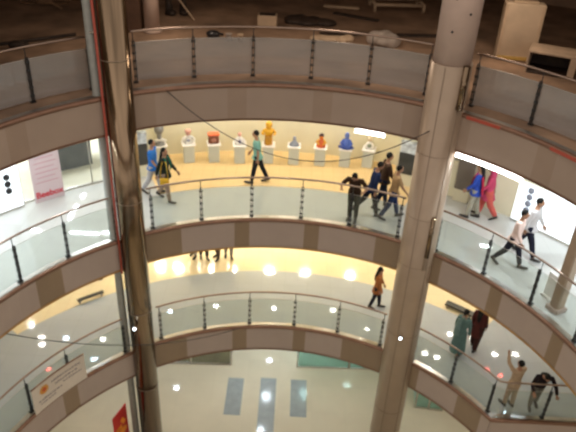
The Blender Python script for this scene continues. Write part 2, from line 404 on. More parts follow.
# ------------------------------------------------------------------ lamps
def area(name, loc, w, h, power, col, disk=False, rot=None):
    l = bpy.data.lights.new(name, 'AREA'); l.energy = power; l.color = col
    l.shape = 'DISK' if disk else 'RECTANGLE'; l.size = w
    if not disk: l.size_y = h
    o = bpy.data.objects.new(name, l); COL.objects.link(o); o.location = loc
    if rot: o.rotation_euler = rot
    return o
COOL = (.86, .94, 1.0); WARM = (1.0, .83, .58); NEUT = (1, .95, .87)
def down(lv, pts, power, col, r=.2):
    for x, y in pts: area('ceiling_downlight', (x, y, LV[lv]+HH-.012), r, r, power, col, True)  # serves lamps known from floor reflections and added fill lamps alike
K1, K2, K0 = 11, 20, 18
down(1, [(-9.5, 18.2), (-8.9, 17.57), (-8.75, 17.2), (-6.65, 17.64), (2.02, 20.02), (-.37, 19.95), (-2.7, 19.88), (3.35, 18.98),
         (5.4, 17.8), (5.33, 16.92), (6.55, 18.94), (7.4, 18.77), (8.05, 17.94), (8.86, 18.0), (5.81, 17.62)], K1, NEUT)
down(1, [(-4.47, 19.43), (-8.0, 17.6), (-6.67, 16.6), (7.74, 15.09)], K1*.7, (.6, .8, 1))
down(1, [(-8.1, 16.0), (7.56, 17.13), (8.0, 16.86)], 3, (1, .12, .1), .16)
for x in (-5.43, -4.65, -3.92, -3.26, -2.32, -.66, .87, 2.84): area('ceiling_light', (x, 22.35, LV[1]+HH-.012), .32, .12, 84, (1, .88, .68))
down(1, [tuple(P(t, 8.2)[:2]) for t in range(-80, 60, 12)], 6, NEUT)  # added ring for general light, placed where the floor doesn't mirror it
down(1, [tuple(P(t, 8.4)[:2]) for t in range(120, 241, 24)], 20, NEUT)  # lamps added on the near side to light the far gallery edges
down(1, [tuple(P(t, 17)[:2]) for t in (-60, -48, -38, 30, 40, 50)], 40, WARM)
# middle gallery: fluorescent battens of the side shops
for x, y, w, h in ((-9.7, 18.72, 1.0, .12), (-8.8, 18.7, .5, .12), (-7.2, 18.7, 1.2, .12), (-6.3, 18.8, .5, .14), (-9.97, 19.8, .12, .8),
                   (-8.0, 19.6, .12, .8), (-8.0, 20.4, .12, .35), (-8.0, 21.4, .12, .5),
                   (7.35, 19.22, .8, .12), (8.1, 19.25, .5, .12), (9.2, 19.28, .5, .12), (9.5, 22.05, .14, .5)):
    area('batten_light', (x, y, LV[2]+HH-.012), w, h, 70*max(w, h), COOL)
down(2, [tuple(P(t, 8.2)[:2]) for t in (-80, -68, -56, -44, 44, 56, 68, 80)], 42, COOL)  # cool ring added for general light on the side floors
down(2, [tuple(P(t, 8.2)[:2]) for t in (-22, -11, 0, 11, 22)], 16, NEUT)  # ring added for general light in front of the alcove
down(2, [tuple(P(t, 10.7)[:2]) for t in (-21, -14, -7, 0, 7, 14)], 20, (1, .91, .76))
down(2, [tuple(P(t, 8.4)[:2]) for t in range(108, 253, 24)], 30, NEUT)  # near-side lamps added to light the edges opposite
down(0, [(-4.36, 19.2), (-.51, 21.1), (-.53, 18.95), (-.66, 17.1), (1.08, 19.26), (2.95, 19.85), (-6.29, 17.63)], K0, (.8, .92, 1))
down(0, [tuple(P(t, 8.3)[:2]) for t in range(0, 360, 20)], 15, NEUT)  # ring added for general light on the ground floor

def tube_lamp(t0, t1, label):
    z = LV[3]-TH-.06; tm = (t0+t1)/2; root = thing('tube_light', label, 'lamp', P(tm, RE+.05, z), 0)
    n = 8; path = [P(t0+(t1-t0)*i/n, RE-.01, z-.025) for i in range(n+1)]
    m = MB(); m.tube(path, .062, 10); objw('lit_tube', m, M['tube'], root)
    m = MB()
    for t in (t0, tm, t1): m.tube([P(t, RE-.01, z), P(t, RE-.01, z+.05)], .02, 6)
    objw('mounting_clip', m, M['steel'], root)
tube_lamp(14.4, 20.8, 'short bright white tube lamp under the top gallery edge, left of the beige column')
tube_lamp(36.3, 50.5, 'long bright white tube lamp under the top gallery edge, right of the beige column')
for p, lab in (((-4.19, 13.69, 5.18), 'tiny bluish light on the polished steel column'), ((3.40, 13.86, 5.2), 'tiny bluish light on the thick beige column')):
    r = thing('indicator_light', lab, 'lamp', p)  # bluish bright spot on the column, drawn as a small glowing lens
    m = MB(); m.lathe([(.06, 0), (.06, .05)], (0, 0, 0), 14); a = m.mesh('housing', M['steel']); o = link('housing', a, r); o.rotation_euler = (PI/2, 0, 0)
    m = MB(); m.ball((0, -.055, 0), (.045, .03, .045), 12); obj('lens', m, M['led'], r)
#PART2
# ------------------------------------------------------------------ people
SKIN = mat('brown_skin', (.36, .19, .11), .5, 0, .05, 20)
LIP = mat('lip', (.30, .11, .08), .5)
EYE = mat('dark_eye', (.02, .015, .012), .3)
HAIR = mat('black_hair', (.009, .008, .007), .7, 0, .3, 30, .2)
SHOE = mat('dark_shoe', (.03, .025, .022), .4)
CL = {}
def cloth(c):
    if c not in CL: CL[c] = mat('cloth_%d' % (len(CL)+1), c, .85, 0, .10, 14, .2, bump=.15)
    return CL[c]

def person(label, loc, face, H=1.68, lean=0, thigh=(0, 0), knee=(0, 0), armf=(0, 0), armo=(8, 8), elbow=(10, 10), armin=(0, 0),
           yaw=0, nod=0, top=(.3, .3, .3), bottom=(.05, .05, .07), top_len=.80, sleeve='short', style='trousers', hair='short',
           scarf=None, female=False, zbase=0.0, feet=None, group=None):
    s = H/1.70
    root = thing('person', label, 'person', (loc[0], loc[1], zbase), math.radians(face), group)
    hipz = .90
    L = Matrix.Rotation(-math.radians(lean), 3, 'X')
    def tor(x, y, zz): return Vector((0, 0, hipz))+L @ Vector((x, y, zz-hipz))
    hw = .095; sw = .165 if female else .185
    legs = []; low = 9
    for i, sx in enumerate((-1, 1)):
        a = math.radians(thigh[i]); k = math.radians(thigh[i]-knee[i])
        hip = Vector((sx*hw, 0, hipz-.02)); kn = hip+.42*Vector((0, math.sin(a), -math.cos(a))); an = kn+.40*Vector((sx*.01, math.sin(k), -math.cos(k)))
        fa = max(-.9, min(.2, k*.8)); fd = Vector((sx*.10, math.cos(fa), math.sin(fa))).normalized()
        dn = Vector((0, math.sin(fa), -math.cos(fa)))
        heel = an-fd*.05+dn*.055; ball = an+fd*.12+dn*.062; toe = an+fd*.19+dn*.064
        low = min(low, heel.z-.03, ball.z-.028, toe.z-.02); legs.append((hip, kn, an, heel, ball, toe, fd))
    dz = -low
    arms = []
    for i, sx in enumerate((-1, 1)):
        b = math.radians(armf[i]); c = math.radians(armo[i]); e = math.radians(armf[i]+elbow[i]); n_ = math.radians(armin[i])
        sh = tor(sx*sw, 0, 1.395)
        d1 = Vector((sx*math.sin(c), math.sin(b)*math.cos(c), -math.cos(b)*math.cos(c)))
        d2 = Vector((sx*math.sin(c)*.4-sx*math.sin(n_), math.sin(e), -math.cos(e))).normalized()
        el = sh+.285*d1; wr = el+.25*d2; arms.append((sh, el, wr, d2, sx))
    off = Vector((0, 0, dz))
    def up(pts): return [(p+off)*s for p in pts]
    def rs(r): return [tuple(q*s for q in k) if isinstance(k, tuple) else k*s for k in r]
    X = (1, 0, 0)
    neckb = tor(0, -.005, 1.44); hd = neckb+L @ Matrix.Rotation(-math.radians(nod), 3, 'X') @ Vector((0, .025, .17))
    HR = Matrix.Rotation(math.radians(yaw), 3, 'Z') @ L @ Matrix.Rotation(-math.radians(nod), 3, 'X')
    body = MB()
    wd = .92 if female else 1.0
    body.tube(up([tor(0, 0, q) for q in (.80, .90, 1.03, 1.18, 1.32, 1.40, 1.45)]), rs([(.12, .09), (.158, .108), (.132*wd, .095), (.15*wd, .105), (.168*wd, .10), (.12*wd, .075), (.06, .055)]), 16, side=X)
    body.tube(up([tor(0, 0, 1.40), neckb+Vector((0, 0, .02)), hd-HR @ Vector((0, .01, .03))]), rs([.062, .053, .05]), 12)
    h2 = (hd+off)*s
    body.ball(h2, (.074*s, .094*s, .112*s), 16, rot=HR)
    body.ball(h2+HR @ Vector((0, .03, -.055))*s, (.055*s, .06*s, .06*s), 12, rot=HR)
    body.ball(h2+HR @ Vector((0, .098, -.01))*s, (.014*s, .022*s, .024*s), 8, rot=HR)
    for sx in (-1, 1): body.ball(h2+HR @ Vector((sx*.077, -.005, -.008))*s, (.012*s, .022*s, .032*s), 8, rot=HR)
    for hip, kn, an, heel, ball, toe, fd in legs:
        body.tube(up([hip+Vector((0, 0, .05)), hip*.6+kn*.4, kn, kn*.65+an*.35, an]), rs([.088, .078, .054, .055, .038]), 12)
        body.tube(up([heel, heel*.4+ball*.6, ball, toe]), rs([(.034, .03), (.04, .032), (.044, .026), (.03, .018)]), 10, side=X)
        body.tube(up([an+Vector((0, 0, .03)), (an+heel)/2+fd*.01]), rs([.036, .036]), 10)
    for sh, el, wr, d2, sx in arms:
        body.tube(up([sh-Vector((sx*.04, 0, .01)), sh, sh*.5+el*.5, el, el*.6+wr*.4, wr]), rs([.055, .052, .045, .038, .037, .026]), 12)
        body.tube(up([wr-d2*.01, wr+d2*.04, wr+d2*.085]), rs([(.027, .022), (.04, .018), (.04, .015)]), 10, side=Vector((0, 1, 0)) if abs(d2.y) < .8 else Vector((sx, 0, 0)))
    me = baked('body', body, SKIN, .0165*s, 3)
    # fingers, eyes and mouth join the grown body
    ex = MB()
    for sh, el, wr, d2, sx in arms:
        w = Vector((0, 1, 0)) if abs(d2.y) < .8 else Vector((sx, 0, 0)); w = (w-d2*w.dot(d2)).normalized(); nrm = d2.cross(w)
        if nrm.x*sx > 0: nrm = -nrm
        for j, (o_, ln) in enumerate(((.030, .068), (.010, .078), (-.010, .072), (-.029, .056))):
            p0 = wr+d2*.065+w*o_; p1 = wr+d2*.092+w*o_*1.1; p2 = p1+(d2*.9+nrm*.35).normalized()*ln*.55; p3 = p2+(d2*.6+nrm*.8).normalized()*ln*.45
            ex.tube(up([p0, p1, p2, p3]), rs([.0095, .0095, .0085, .006]), 7)
        t0 = wr+d2*.025+w*.02; t1 = wr+d2*.05+w*.052+nrm*.008; t2 = t1+(d2*.85+w*.2+nrm*.3).normalized()*.04
        ex.tube(up([t0, t1, t2]), rs([.012, .011, .007]), 7)
    for sx in (-1, 1): ex.ball(h2+HR @ Vector((sx*.031, .086, .012))*s, (.013*s, .009*s, .008*s), 8, 1, rot=HR)
    ex.ball(h2+HR @ Vector((0, .088, -.06))*s, (.022*s, .008*s, .007*s), 8, 2, rot=HR)
    base = len(me.vertices)
    vs = [v.co.copy() for v in me.vertices]+ex.v
    fs = [tuple(p.vertices) for p in me.polygons]+[tuple(i+base for i in f) for f in ex.f]
    mi = [0]*len(me.polygons)+ex.m
    full = bpy.data.meshes.new('body'); full.from_pydata([tuple(v) for v in vs], [], fs)
    for q in (SKIN, EYE, LIP): full.materials.append(q)
    for p, k in zip(full.polygons, mi): p.material_index = k; p.use_smooth = True
    bpy.data.meshes.remove(me); bo = link('body', full, root)
    # clothes
    g = MB()
    zs = [q for q in (1.40, 1.32, 1.18, 1.03, .92)]
    rr = [(.15*wd, .088), (.19*wd, .118), (.172*wd, .124), (.156*wd, .116), (.182, .132)]
    ax = [tor(0, 0, q) for q in zs]
    if top_len < .9:
        fl = .20 if style != 'gown' else .25
        steps = 4
        mid = (legs[0][1]+legs[1][1])/2
        for i in range(1, steps+1):
            f = i/steps; zz = .92-(.92-top_len)*f; p = Vector((0, 0, hipz))*1
            p = Vector((0, mid.y*f*(.92-top_len)/.45*.6, zz)); spread = abs(legs[0][1].y-legs[1][1].y)*f*min(1, (.92-top_len)/.40)*.45
            ax.append(p); rr.append((.185+(fl-.185)*f, .135+(.06 if style == 'gown' else .03)*f+spread))
    g.tube(up([neckb-Vector((0, 0, .015))]+ax), rs([(.085*wd, .07)]+rr), 18, side=X)
    for sh, el, wr, d2, sx in arms:
        if sleeve == 'short': pts = [sh-Vector((sx*.07, 0, .02)), sh, sh*.45+el*.55, sh*.2+el*.8]; r_ = [.065, .068, .064, .062]
        else: pts = [sh-Vector((sx*.07, 0, .02)), sh, sh*.5+el*.5, el, el*.5+wr*.5, wr-d2*.015]; r_ = [.065, .066, .060, .054, .050, .042]
        g.tube(up(pts), rs(r_), 12)
    nm = {'shirt': 'shirt', 'long': 'kurta', 'gown': 'robe'}['gown' if style == 'gown' else 'long' if top_len < .7 else 'shirt']
    link(nm, baked(nm, g, cloth(top), .017*s, 4), root)
    if style != 'gown':
        g = MB(); lo = .10 if style == 'loose' else .0
        g.tube(up([tor(0, 0, 1.0), tor(0, 0, .93), Vector((0, 0, .84)), Vector((0, 0, .80))]), rs([(.152, .112), (.172, .124), (.168, .122), (.13, .10)]), 16, side=X)
        for hip, kn, an, heel, ball, toe, fd in legs:
            k = 1.28 if style == 'loose' else 1.0
            g.tube(up([hip+Vector((0, 0, .05)), hip*.6+kn*.4, kn, kn*.5+an*.5, an+(kn-an)*.04]), rs([.100*k, .094*k, .076*k, .070*k, .060*k]), 14)
        link('trousers', baked('trousers', g, cloth(bottom), .017*s, 4), root)
    for hip, kn, an, heel, ball, toe, fd in legs:
        g = MB(); g.tube(up([heel-fd*.02, heel, heel*.4+ball*.6, ball, toe+fd*.02, toe+fd*.035]), rs([(.025, .025), (.042, .040), (.046, .042), (.05, .034), (.038, .026), (.02, .015)]), 12, side=X)
        g.tube(up([heel+fd*.03, an+Vector((0, 0, .005))]), rs([.045, .047]), 12)
        link('shoe', g.mesh('shoe', SHOE), root)
    g = MB()
    if hair == 'cap_scarf':
        g.ball(h2+HR @ Vector((0, -.012, .012))*s, (.10*s, .112*s, .13*s), 16, rot=HR)
        g.tube([h2+HR @ Vector((0, -.03, -.02))*s, (neckb+off)*s+Vector((0, -.02*s, -.02*s)), (tor(0, -.02, 1.25)+off)*s], rs([.09, .10, (.17, .09)]), 14, side=X)
        me2 = baked('head_scarf', g, cloth(scarf), .014*s, 3)
        # open the scarf over the face
        hs = link('head_scarf', me2, root)
        f2 = MB(); f2.ball(h2+HR @ Vector((0, .052, -.015))*s, (.062*s, .058*s, .088*s), 14, rot=HR)
        link('face', f2.mesh('face', SKIN), hs)
    else:
        g.ball(h2+HR @ Vector((0, -.022, .026))*s, (.084*s, .096*s, .103*s), 16, rot=HR)
        for sx in (-1, 1): g.ball(h2+HR @ Vector((sx*.058, -.02, .03))*s, (.026*s, .06*s, .07*s), 10, rot=HR)
        if hair == 'long':
            g.tube([h2+HR @ Vector((0, -.06, .03))*s, h2+HR @ Vector((0, -.09, -.1))*s, (tor(0, -.13, 1.30)+off)*s, (tor(0, -.135, 1.12)+off)*s], rs([(.08, .05), (.085, .05), (.075, .035), (.04, .02)]), 12, side=X)
        if hair == 'bun': g.ball(h2+HR @ Vector((0, -.125, -.01))*s, .048*s, 12)
        link('hair', baked('hair', g, HAIR, .014*s, 3), root)
        if scarf:
            g = MB()
            g.tube(up([tor(-.12, .13, 1.0), tor(-.11, .135, 1.25), tor(-.085, .08, 1.40), tor(0, -.075, 1.425), tor(.085, .08, 1.40), tor(.11, .135, 1.25), tor(.12, .14, 1.0)]), rs([(.05, .018), (.05, .02), (.045, .03), (.055, .035), (.045, .03), (.05, .02), (.05, .018)]), 10)
            g.tube(up([tor(-.10, -.12, 1.38), tor(-.10, -.17, 1.1), tor(-.08, -.2, .8)]), rs([(.08, .02), (.10, .02), (.11, .015)]), 10, side=X)
            link('shawl', baked('shawl', g, cloth(scarf), .014*s, 3), root)
    return root
Z2, Z1 = LV[2], LV[1]
WALKL = dict(thigh=(15, -15), knee=(6, 16), armf=(-22, 20), elbow=(12, 22))
WALKR = dict(thigh=(-15, 15), knee=(18, 6), armf=(20, -22), elbow=(22, 12))
# middle gallery
person('person in a blue shirt walking half hidden by the steel column', (-4.03, 16.55), -100, 1.70, top=(.03, .16, .50), bottom=(.42, .40, .40), zbase=Z2, **WALKL)
person('person in dark top with green shawl near the steel column, yellow bag at hip', (-3.60, 16.15), -110, 1.66, top=(.02, .025, .02), bottom=(.30, .22, .16), sleeve='long', top_len=.78, hair='long', scarf=(.015, .10, .07), female=True, style='trousers', zbase=Z2, **WALKR)
person('person in a teal shirt striding alone before the plinths', (-1.03, 17.55), 88, 1.72, lean=4, top=(.19, .40, .34), bottom=(.012, .014, .018), top_len=.82, zbase=Z2, thigh=(12, -19), knee=(2, 6), armf=(-14, 12), elbow=(14, 20))
person('person in dark brown clothes leaning forward on the handrail of the middle gallery', (1.84, 15.62), 165, 1.70, lean=22, nod=22, thigh=(4, -2), knee=(4, 2), armf=(12, 12), armo=(40, 40), elbow=(82, 82), armin=(32, 32), top=(.04, .02, .011), bottom=(.02, .019, .013), zbase=Z2, sleeve='short', top_len=.80)
person('person in a navy shirt and dark trousers, first of three men walking in file', (2.36, 15.93), -80, 1.70, lean=9, nod=10, top=(.013, .022, .07), bottom=(.012, .013, .022), sleeve='long', zbase=Z2, thigh=(-26, 14), knee=(16, 4), armf=(16, -16), elbow=(28, 18))
person('person in a dark brown shirt, tallest and middle one of three walking men', (2.74, 16.36), -80, 1.76, lean=4, top=(.06, .032, .018), bottom=(.015, .018, .035), sleeve='long', zbase=Z2, thigh=(12, -12), knee=(3, 10), armf=(-16, 14), elbow=(20, 25))
person('person in a tan shirt and blue jeans, last of three men beside the beige column', (2.96, 15.80), -85, 1.68, lean=5, top=(.40, .26, .13), bottom=(.02, .035, .10), zbase=Z2, thigh=(16, -18), knee=(3, 12), armf=(-10, 24), armo=(8, 14), elbow=(14, 16))
person('person in a blue top, red sash and pale trousers beside the pink suit', (5.36, 16.08), 60, 1.70, top=(.03, .07, .38), bottom=(.36, .34, .27), top_len=.74, sleeve='long', hair='long', scarf=(.42, .02, .05), zbase=Z2, thigh=(8, -8), knee=(3, 6), armf=(14, -8), elbow=(26, 12))
person('person in pink and coral suit with pink head scarf by the lightbox wall', (5.75, 16.16), 75, 1.62, top=(.52, .06, .13), bottom=(.58, .11, .09), top_len=.62, sleeve='long', style='loose', hair='cap_scarf', scarf=(.50, .06, .14), female=True, zbase=Z2, **WALKR)
person('person in a pinkish white shirt walking behind the glass rail, nearer of two', (5.82, 13.70), -128, 1.70, lean=5, top=(.72, .56, .50), bottom=(.018, .018, .03), sleeve='long', zbase=Z2, thigh=(20, -20), knee=(5, 16), armf=(-14, 12), elbow=(16, 22))
person('person in a grey white shirt walking behind the glass rail, taller and farther of two', (6.36, 14.22), -128, 1.76, lean=4, top=(.56, .54, .54), bottom=(.015, .015, .03), sleeve='long', zbase=Z2, thigh=(-20, 22), knee=(14, 5), armf=(12, -16), elbow=(20, 14))
# lower gallery
person('person in a rust brown kurta and dark trousers standing alone on the lower gallery', (3.06, 16.62), -110, 1.60, yaw=20, top=(.34, .12, .035), bottom=(.018, .018, .03), top_len=.66, sleeve='long', hair='long', female=True, zbase=Z1, thigh=(10, -8), knee=(4, 8), armf=(8, 4), elbow=(18, 14))
person('person in a long flared grey teal robe walking beside the person in maroon', (5.38, 14.62), -38, 1.64, lean=4, top=(.11, .19, .18), bottom=(.1, .1, .1), top_len=.12, sleeve='long', style='gown', hair='bun', scarf=(.16, .25, .24), female=True, zbase=Z1, thigh=(12, -12), knee=(2, 8), armf=(6, -8), armo=(14, 14))
person('person in a dark maroon kurta beside the person in the grey teal robe', (5.95, 14.88), -38, 1.66, top=(.085, .022, .018), bottom=(.05, .018, .015), top_len=.55, sleeve='long', hair='long', style='loose', female=True, zbase=Z1, thigh=(10, -10), knee=(3, 8), armf=(-8, 6))
person('person in a beige shirt and trousers with one raised hand at the rail corner', (6.42, 12.62), 20, 1.66, yaw=10, lean=-2, top=(.46, .34, .23), bottom=(.40, .30, .21), sleeve='long', zbase=Z1, thigh=(4, -2), knee=(2, 2), armf=(150, 20), armo=(24, 14), elbow=(20, 20))
person('person in black top and grey trousers bent over the rail beside the beige-clad person', (7.12, 12.68), 172, 1.66, lean=30, nod=20, top=(.022, .014, .016), bottom=(.17, .15, .125), top_len=.80, sleeve='long', hair='long', zbase=Z1, thigh=(-6, 10), knee=(2, 6), armf=(34, 34), armo=(28, 28), elbow=(45, 45), armin=(15, 15))
for x, y, f, c, lab in ((-3.36, 19.05, 160, (.55, .5, .45), 'person in pale clothes at the back of the lower gallery, farthest from the rail'),
                        (-2.98, 18.95, 200, (.03, .03, .04), 'person in black trousers at the back of the lower gallery, feet just showing'),
                        (-2.50, 19.0, 150, (.10, .07, .06), 'person in brown trousers at the back of the lower gallery, feet just showing'),
                        (-2.10, 19.1, 190, (.30, .27, .24), 'person in grey trousers at the back of the lower gallery, feet just showing')):
    person(lab, (x, y), f, 1.68, top=c, bottom=c, zbase=Z1, thigh=(6, -6), knee=(2, 4))
# yellow bag
r = thing('shoulder_bag', 'yellow shoulder bag at the hip of the person with the green shawl', 'bag', (-3.56, 15.83, Z2+.66))
m = MB(); m.bbox((0, 0, .13), (.26, .11, .24), .04); obj('pouch', m, cloth((.62, .36, .03)), r)
m = MB(); m.tube([(-.11, 0, .24), (-.10, .04, .45), (-.06, .13, .70), (.04, .13, .70), (.09, .04, .45), (.11, 0, .24)], .012, 8); obj('strap', m, cloth((.5, .3, .03)), r)

# ------------------------------------------------------------------ plinths and statues
def plinth(t, r, h, lab):
    p = P(t, r, Z2); root = thing('plinth', lab, 'plinth', p, math.radians(-t), 'plinths of the statue show')
    m = MB(); m.bbox((0, 0, h/2), (.34, .34, h), .008); obj('pedestal_body', m, M['plinth'], root)
    m = MB(); m.bbox((0, 0, h+.02), (.44, .44, .04), .008); obj('top_slab', m, M['white'], root)
    return p+Vector((0, 0, h+.04)), math.radians(-t)+PI
def col_(c, rough=.45): 
    k = ('s',)+c
    if k not in CL: CL[k] = mat('statue_paint_%d' % (len(CL)+1), c, rough, 0, .12, 9)
    return CL[k]
GOLD, PINK, WHITE, BLUE, RED, BROWN, GREY, ORANGE, SLATE = (.72, .38, .02), (.62, .33, .27), (.78, .75, .70), (.07, .13, .45), (.60, .09, .05), (.20, .07, .04), (.22, .22, .22), (.75, .22, .02), (.26, .28, .34)
TS = [(-22.2, 10.95), (-17.4, 10.85), (-13.1, 10.75), (-8.6, 10.62), (-3.5, 10.62), (1.1, 10.62), (5.8, 10.68), (10.2, 10.8), (14.1, 11.0)]
PL_LAB = ['plinth under the grey ball headed bust, half behind two walkers', 'plinth under the pink and white figure', 'plinth under the red box', 'plinth under the small white robed figurine',
          'plinth under the tall golden figure', 'plinth under the small slate grey bust', 'plinth under the orange and red figure', 'plinth under the blue seated figure', 'plinth under the cream white bust']
tops = [plinth(t, r, .60, l) for (t, r), l in zip(TS, PL_LAB)]
def statue(i, lab, parts):
    p, rz = tops[i]; root = thing('statue', lab, 'statue', p, rz, 'statues on the plinths')
    sc = .86
    for nm, mb_, c in parts:
        mb_.v = [v*sc for v in mb_.v]
        if nm in ('arm', 'leg'):                       # two limbs: one part each
            nv, nf = len(mb_.v)//2, len(mb_.f)//2
            for q in (0, 1):
                h_ = MB(); h_.add(mb_.v[q*nv:(q+1)*nv], [tuple(i-q*nv for i in f) for f in mb_.f[q*nf:(q+1)*nf]], 0, True); obj(nm, h_, col_(c), root)
        else: obj(nm, mb_, col_(c), root)
    return root
m1 = MB(); m1.ball((0, 0, .62), (.19, .19, .2), 18); m1.ball((0, .13, .60), (.04, .07, .05), 10)
m2 = MB(); m2.lathe([(.2, 0), (.19, .06), (.11, .2), (.08, .3), (.1, .45)], n=18)
m3 = MB(); m3.tube([(-.24, 0, .12), (-.1, .05, .2), (.1, .05, .2), (.24, 0, .12)], [.05, .07, .07, .05], 10)
statue(0, 'bust with a big grey ball head and white base above two walkers', [('head', m1, GREY), ('torso', m2, GREY), ('drape', m3, WHITE)])
m1 = MB(); m1.lathe([(.16, 0), (.17, .05), (.12, .18), (.1, .3), (.05, .34)], n=18, sy=.8)
m2 = MB(); m2.ball((0, 0, .42), (.095, .095, .11), 14); m2.lathe([(.13, .47), (.12, .53), (.03, .57)], n=16)
m3 = MB()
for sx in (-1, 1): m3.tube([(sx*.09, .02, .28), (sx*.21, .06, .2), (sx*.2, .12, .1)], [.05, .045, .035], 10)
m4 = MB(); m4.ball((0, .1, .15), (.08, .05, .06), 10)
statue(1, 'white and pink figure with a pink cap and spread white arms', [('torso', m1, WHITE), ('head', m2, PINK), ('arm', m3, WHITE), ('emblem', m4, SLATE)])
m1 = MB(); m1.bbox((0, 0, .16), (.40, .26, .32), .04); m2 = MB(); m2.bbox((0, 0, .36), (.44, .30, .08), .03); m3 = MB(); m3.ball((0, .13, .17), (.10, .03, .08), 12)
statue(2, 'squat brown box shaped sculpture with an orange red top', [('block', m1, BROWN), ('lid', m2, (.75, .16, .06)), ('face_disc', m3, (.45, .2, .15))])
m1 = MB(); m1.lathe([(.22, 0), (.21, .06), (.13, .16), (.08, .28), (.05, .31)], n=18, sy=.75); m2 = MB(); m2.ball((0, 0, .39), (.075, .08, .09), 14); m3 = MB(); m3.ball((0, .12, .13), (.05, .05, .09), 12)
m4 = MB()
for sx in (-1, 1): m4.tube([(sx*.07, 0, .26), (sx*.19, .06, .14), (sx*.1, .15, .08)], [.04, .04, .03], 10)
statue(3, 'small white robed figurine with a pink head and blue middle', [('robe', m1, WHITE), ('head', m2, PINK), ('sash_front', m3, (.12, .13, .25)), ('arm', m4, WHITE)])
m1 = MB(); m1.lathe([(.15, 0), (.16, .05), (.14, .25), (.15, .38)], n=18); m2 = MB(); m2.lathe([(.15, .38), (.19, .48), (.17, .62), (.07, .68)], n=18, sy=.8)
m3 = MB(); m3.ball((0, 0, .80), (.13, .13, .14), 16); m3.ball((0, .12, .78), .03, 8)
m4 = MB()
for sx in (-1, 1): m4.tube([(sx*.15, 0, .6), (sx*.25, .07, .48), (sx*.2, .17, .46)], [.055, .05, .04], 10)
statue(4, 'tall golden yellow standing figure, tallest of the statues', [('skirt', m1, (.50, .24, .02)), ('torso', m2, GOLD), ('head', m3, GOLD), ('arm', m4, GOLD)])
m1 = MB(); m1.lathe([(.2, 0), (.18, .06), (.1, .16), (.06, .22)], n=16, sy=.8); m2 = MB(); m2.ball((0, 0, .28), (.07, .08, .09), 12)
statue(5, 'small slate grey bust, plainest of the statues', [('shoulders', m1, SLATE), ('head', m2, SLATE)])
m1 = MB(); m1.lathe([(.17, 0), (.18, .06), (.12, .22), (.06, .33)], n=16); m2 = MB(); m2.ball((0, 0, .40), (.085, .09, .1), 14); m3 = MB(); m3.ball((0, -.02, .45), (.1, .1, .08), 14)
m4 = MB()
for sx in (-1, 1): m4.tube([(sx*.08, 0, .28), (sx*.18, .06, .2), (sx*.08, .15, .15)], [.045, .04, .035], 10)
statue(6, 'orange and red figure with dark hair', [('robe', m1, (.62, .12, .03)), ('head', m2, ORANGE), ('hair', m3, (.05, .02, .02)), ('arm', m4, GOLD)])
m1 = MB(); m1.lathe([(.2, 0), (.22, .07), (.15, .2), (.12, .34), (.05, .4)], n=18, sy=.85); m2 = MB(); m2.ball((0, 0, .49), (.1, .1, .11), 14); m2.lathe([(.1, .54), (.06, .6), (.02, .64)], n=14)
m3 = MB()
for sx in (-1, 1): m3.tube([(sx*.1, 0, .34), (sx*.21, .07, .2), (sx*.1, .17, .1)], [.05, .045, .04], 10)
m4 = MB()
for sx in (-1, 1): m4.tube([(sx*.06, .02, .07), (sx*.25, .08, .06), (sx*.02, .2, .05)], [.07, .06, .05], 10)
statue(7, 'blue seated figure with crossed legs and a pointed crown', [('torso', m1, BLUE), ('head', m2, (.13, .2, .55)), ('arm', m3, BLUE), ('leg', m4, (.04, .07, .3))])
m1 = MB(); m1.lathe([(.2, 0), (.2, .08), (.14, .2), (.07, .3)], n=18, sy=.8); m2 = MB(); m2.ball((0, 0, .40), (.1, .11, .12), 14); m3 = MB(); m3.ball((0, .12, .16), (.09, .05, .09), 12)
statue(8, 'cream white bust with a green grey chest', [('shoulders', m1, WHITE), ('head', m2, (.70, .58, .40)), ('chest_plate', m3, (.25, .28, .2))])

# ------------------------------------------------------------------ shop displays of the middle gallery
def display_panel(t0, t1, lab):
    tm = (t0+t1)/2; root = thing('display_case', lab, 'display case', P(tm, 10.18, Z2))
    m = MB(); m.sector(10.08, 10.24, Z2+.42, Z2+1.12, t0, t1, 4); objw('dark_panel', m, M['charcoal'], root)
    m = MB(); m.sector(10.10, 10.24, Z2+1.13, Z2+1.5, t0, t1, 4); objw('bright_header', m, mat('pale_blue_header', (.62, .66, .68), .15, 0, .5, 5), root)
    m = MB(); m.sector(10.12, 10.24, Z2, Z2+.42, t0, t1, 4); objw('base', m, M['cream_wall'], root)
display_panel(-28.4, -25.2, 'dark display case on the cream wall beside the steel column')
display_panel(20.2, 24.4, 'dark display case with bright header beside the beige column')
o = obj('wall_sign', MB().bbox((0, 0, 0), (.16, .03, .3), .008), mat('slate_blue_sign', (.15, .19, .27), .5), None, P(-18.2, 11.43, Z2+1.55), math.radians(18.2)); tag(o, 'small slate blue sign on the cream wall above the plinths', 'sign')
o = obj('wall_sign', MB().bbox((0, 0, 0), (.32, .03, .16), .008), mat('maroon_sign', (.20, .07, .05), .5), None, P(16.4, 11.43, Z2+1.42), math.radians(-16.4)); tag(o, 'small maroon sign on the cream wall by the cream white bust', 'sign')

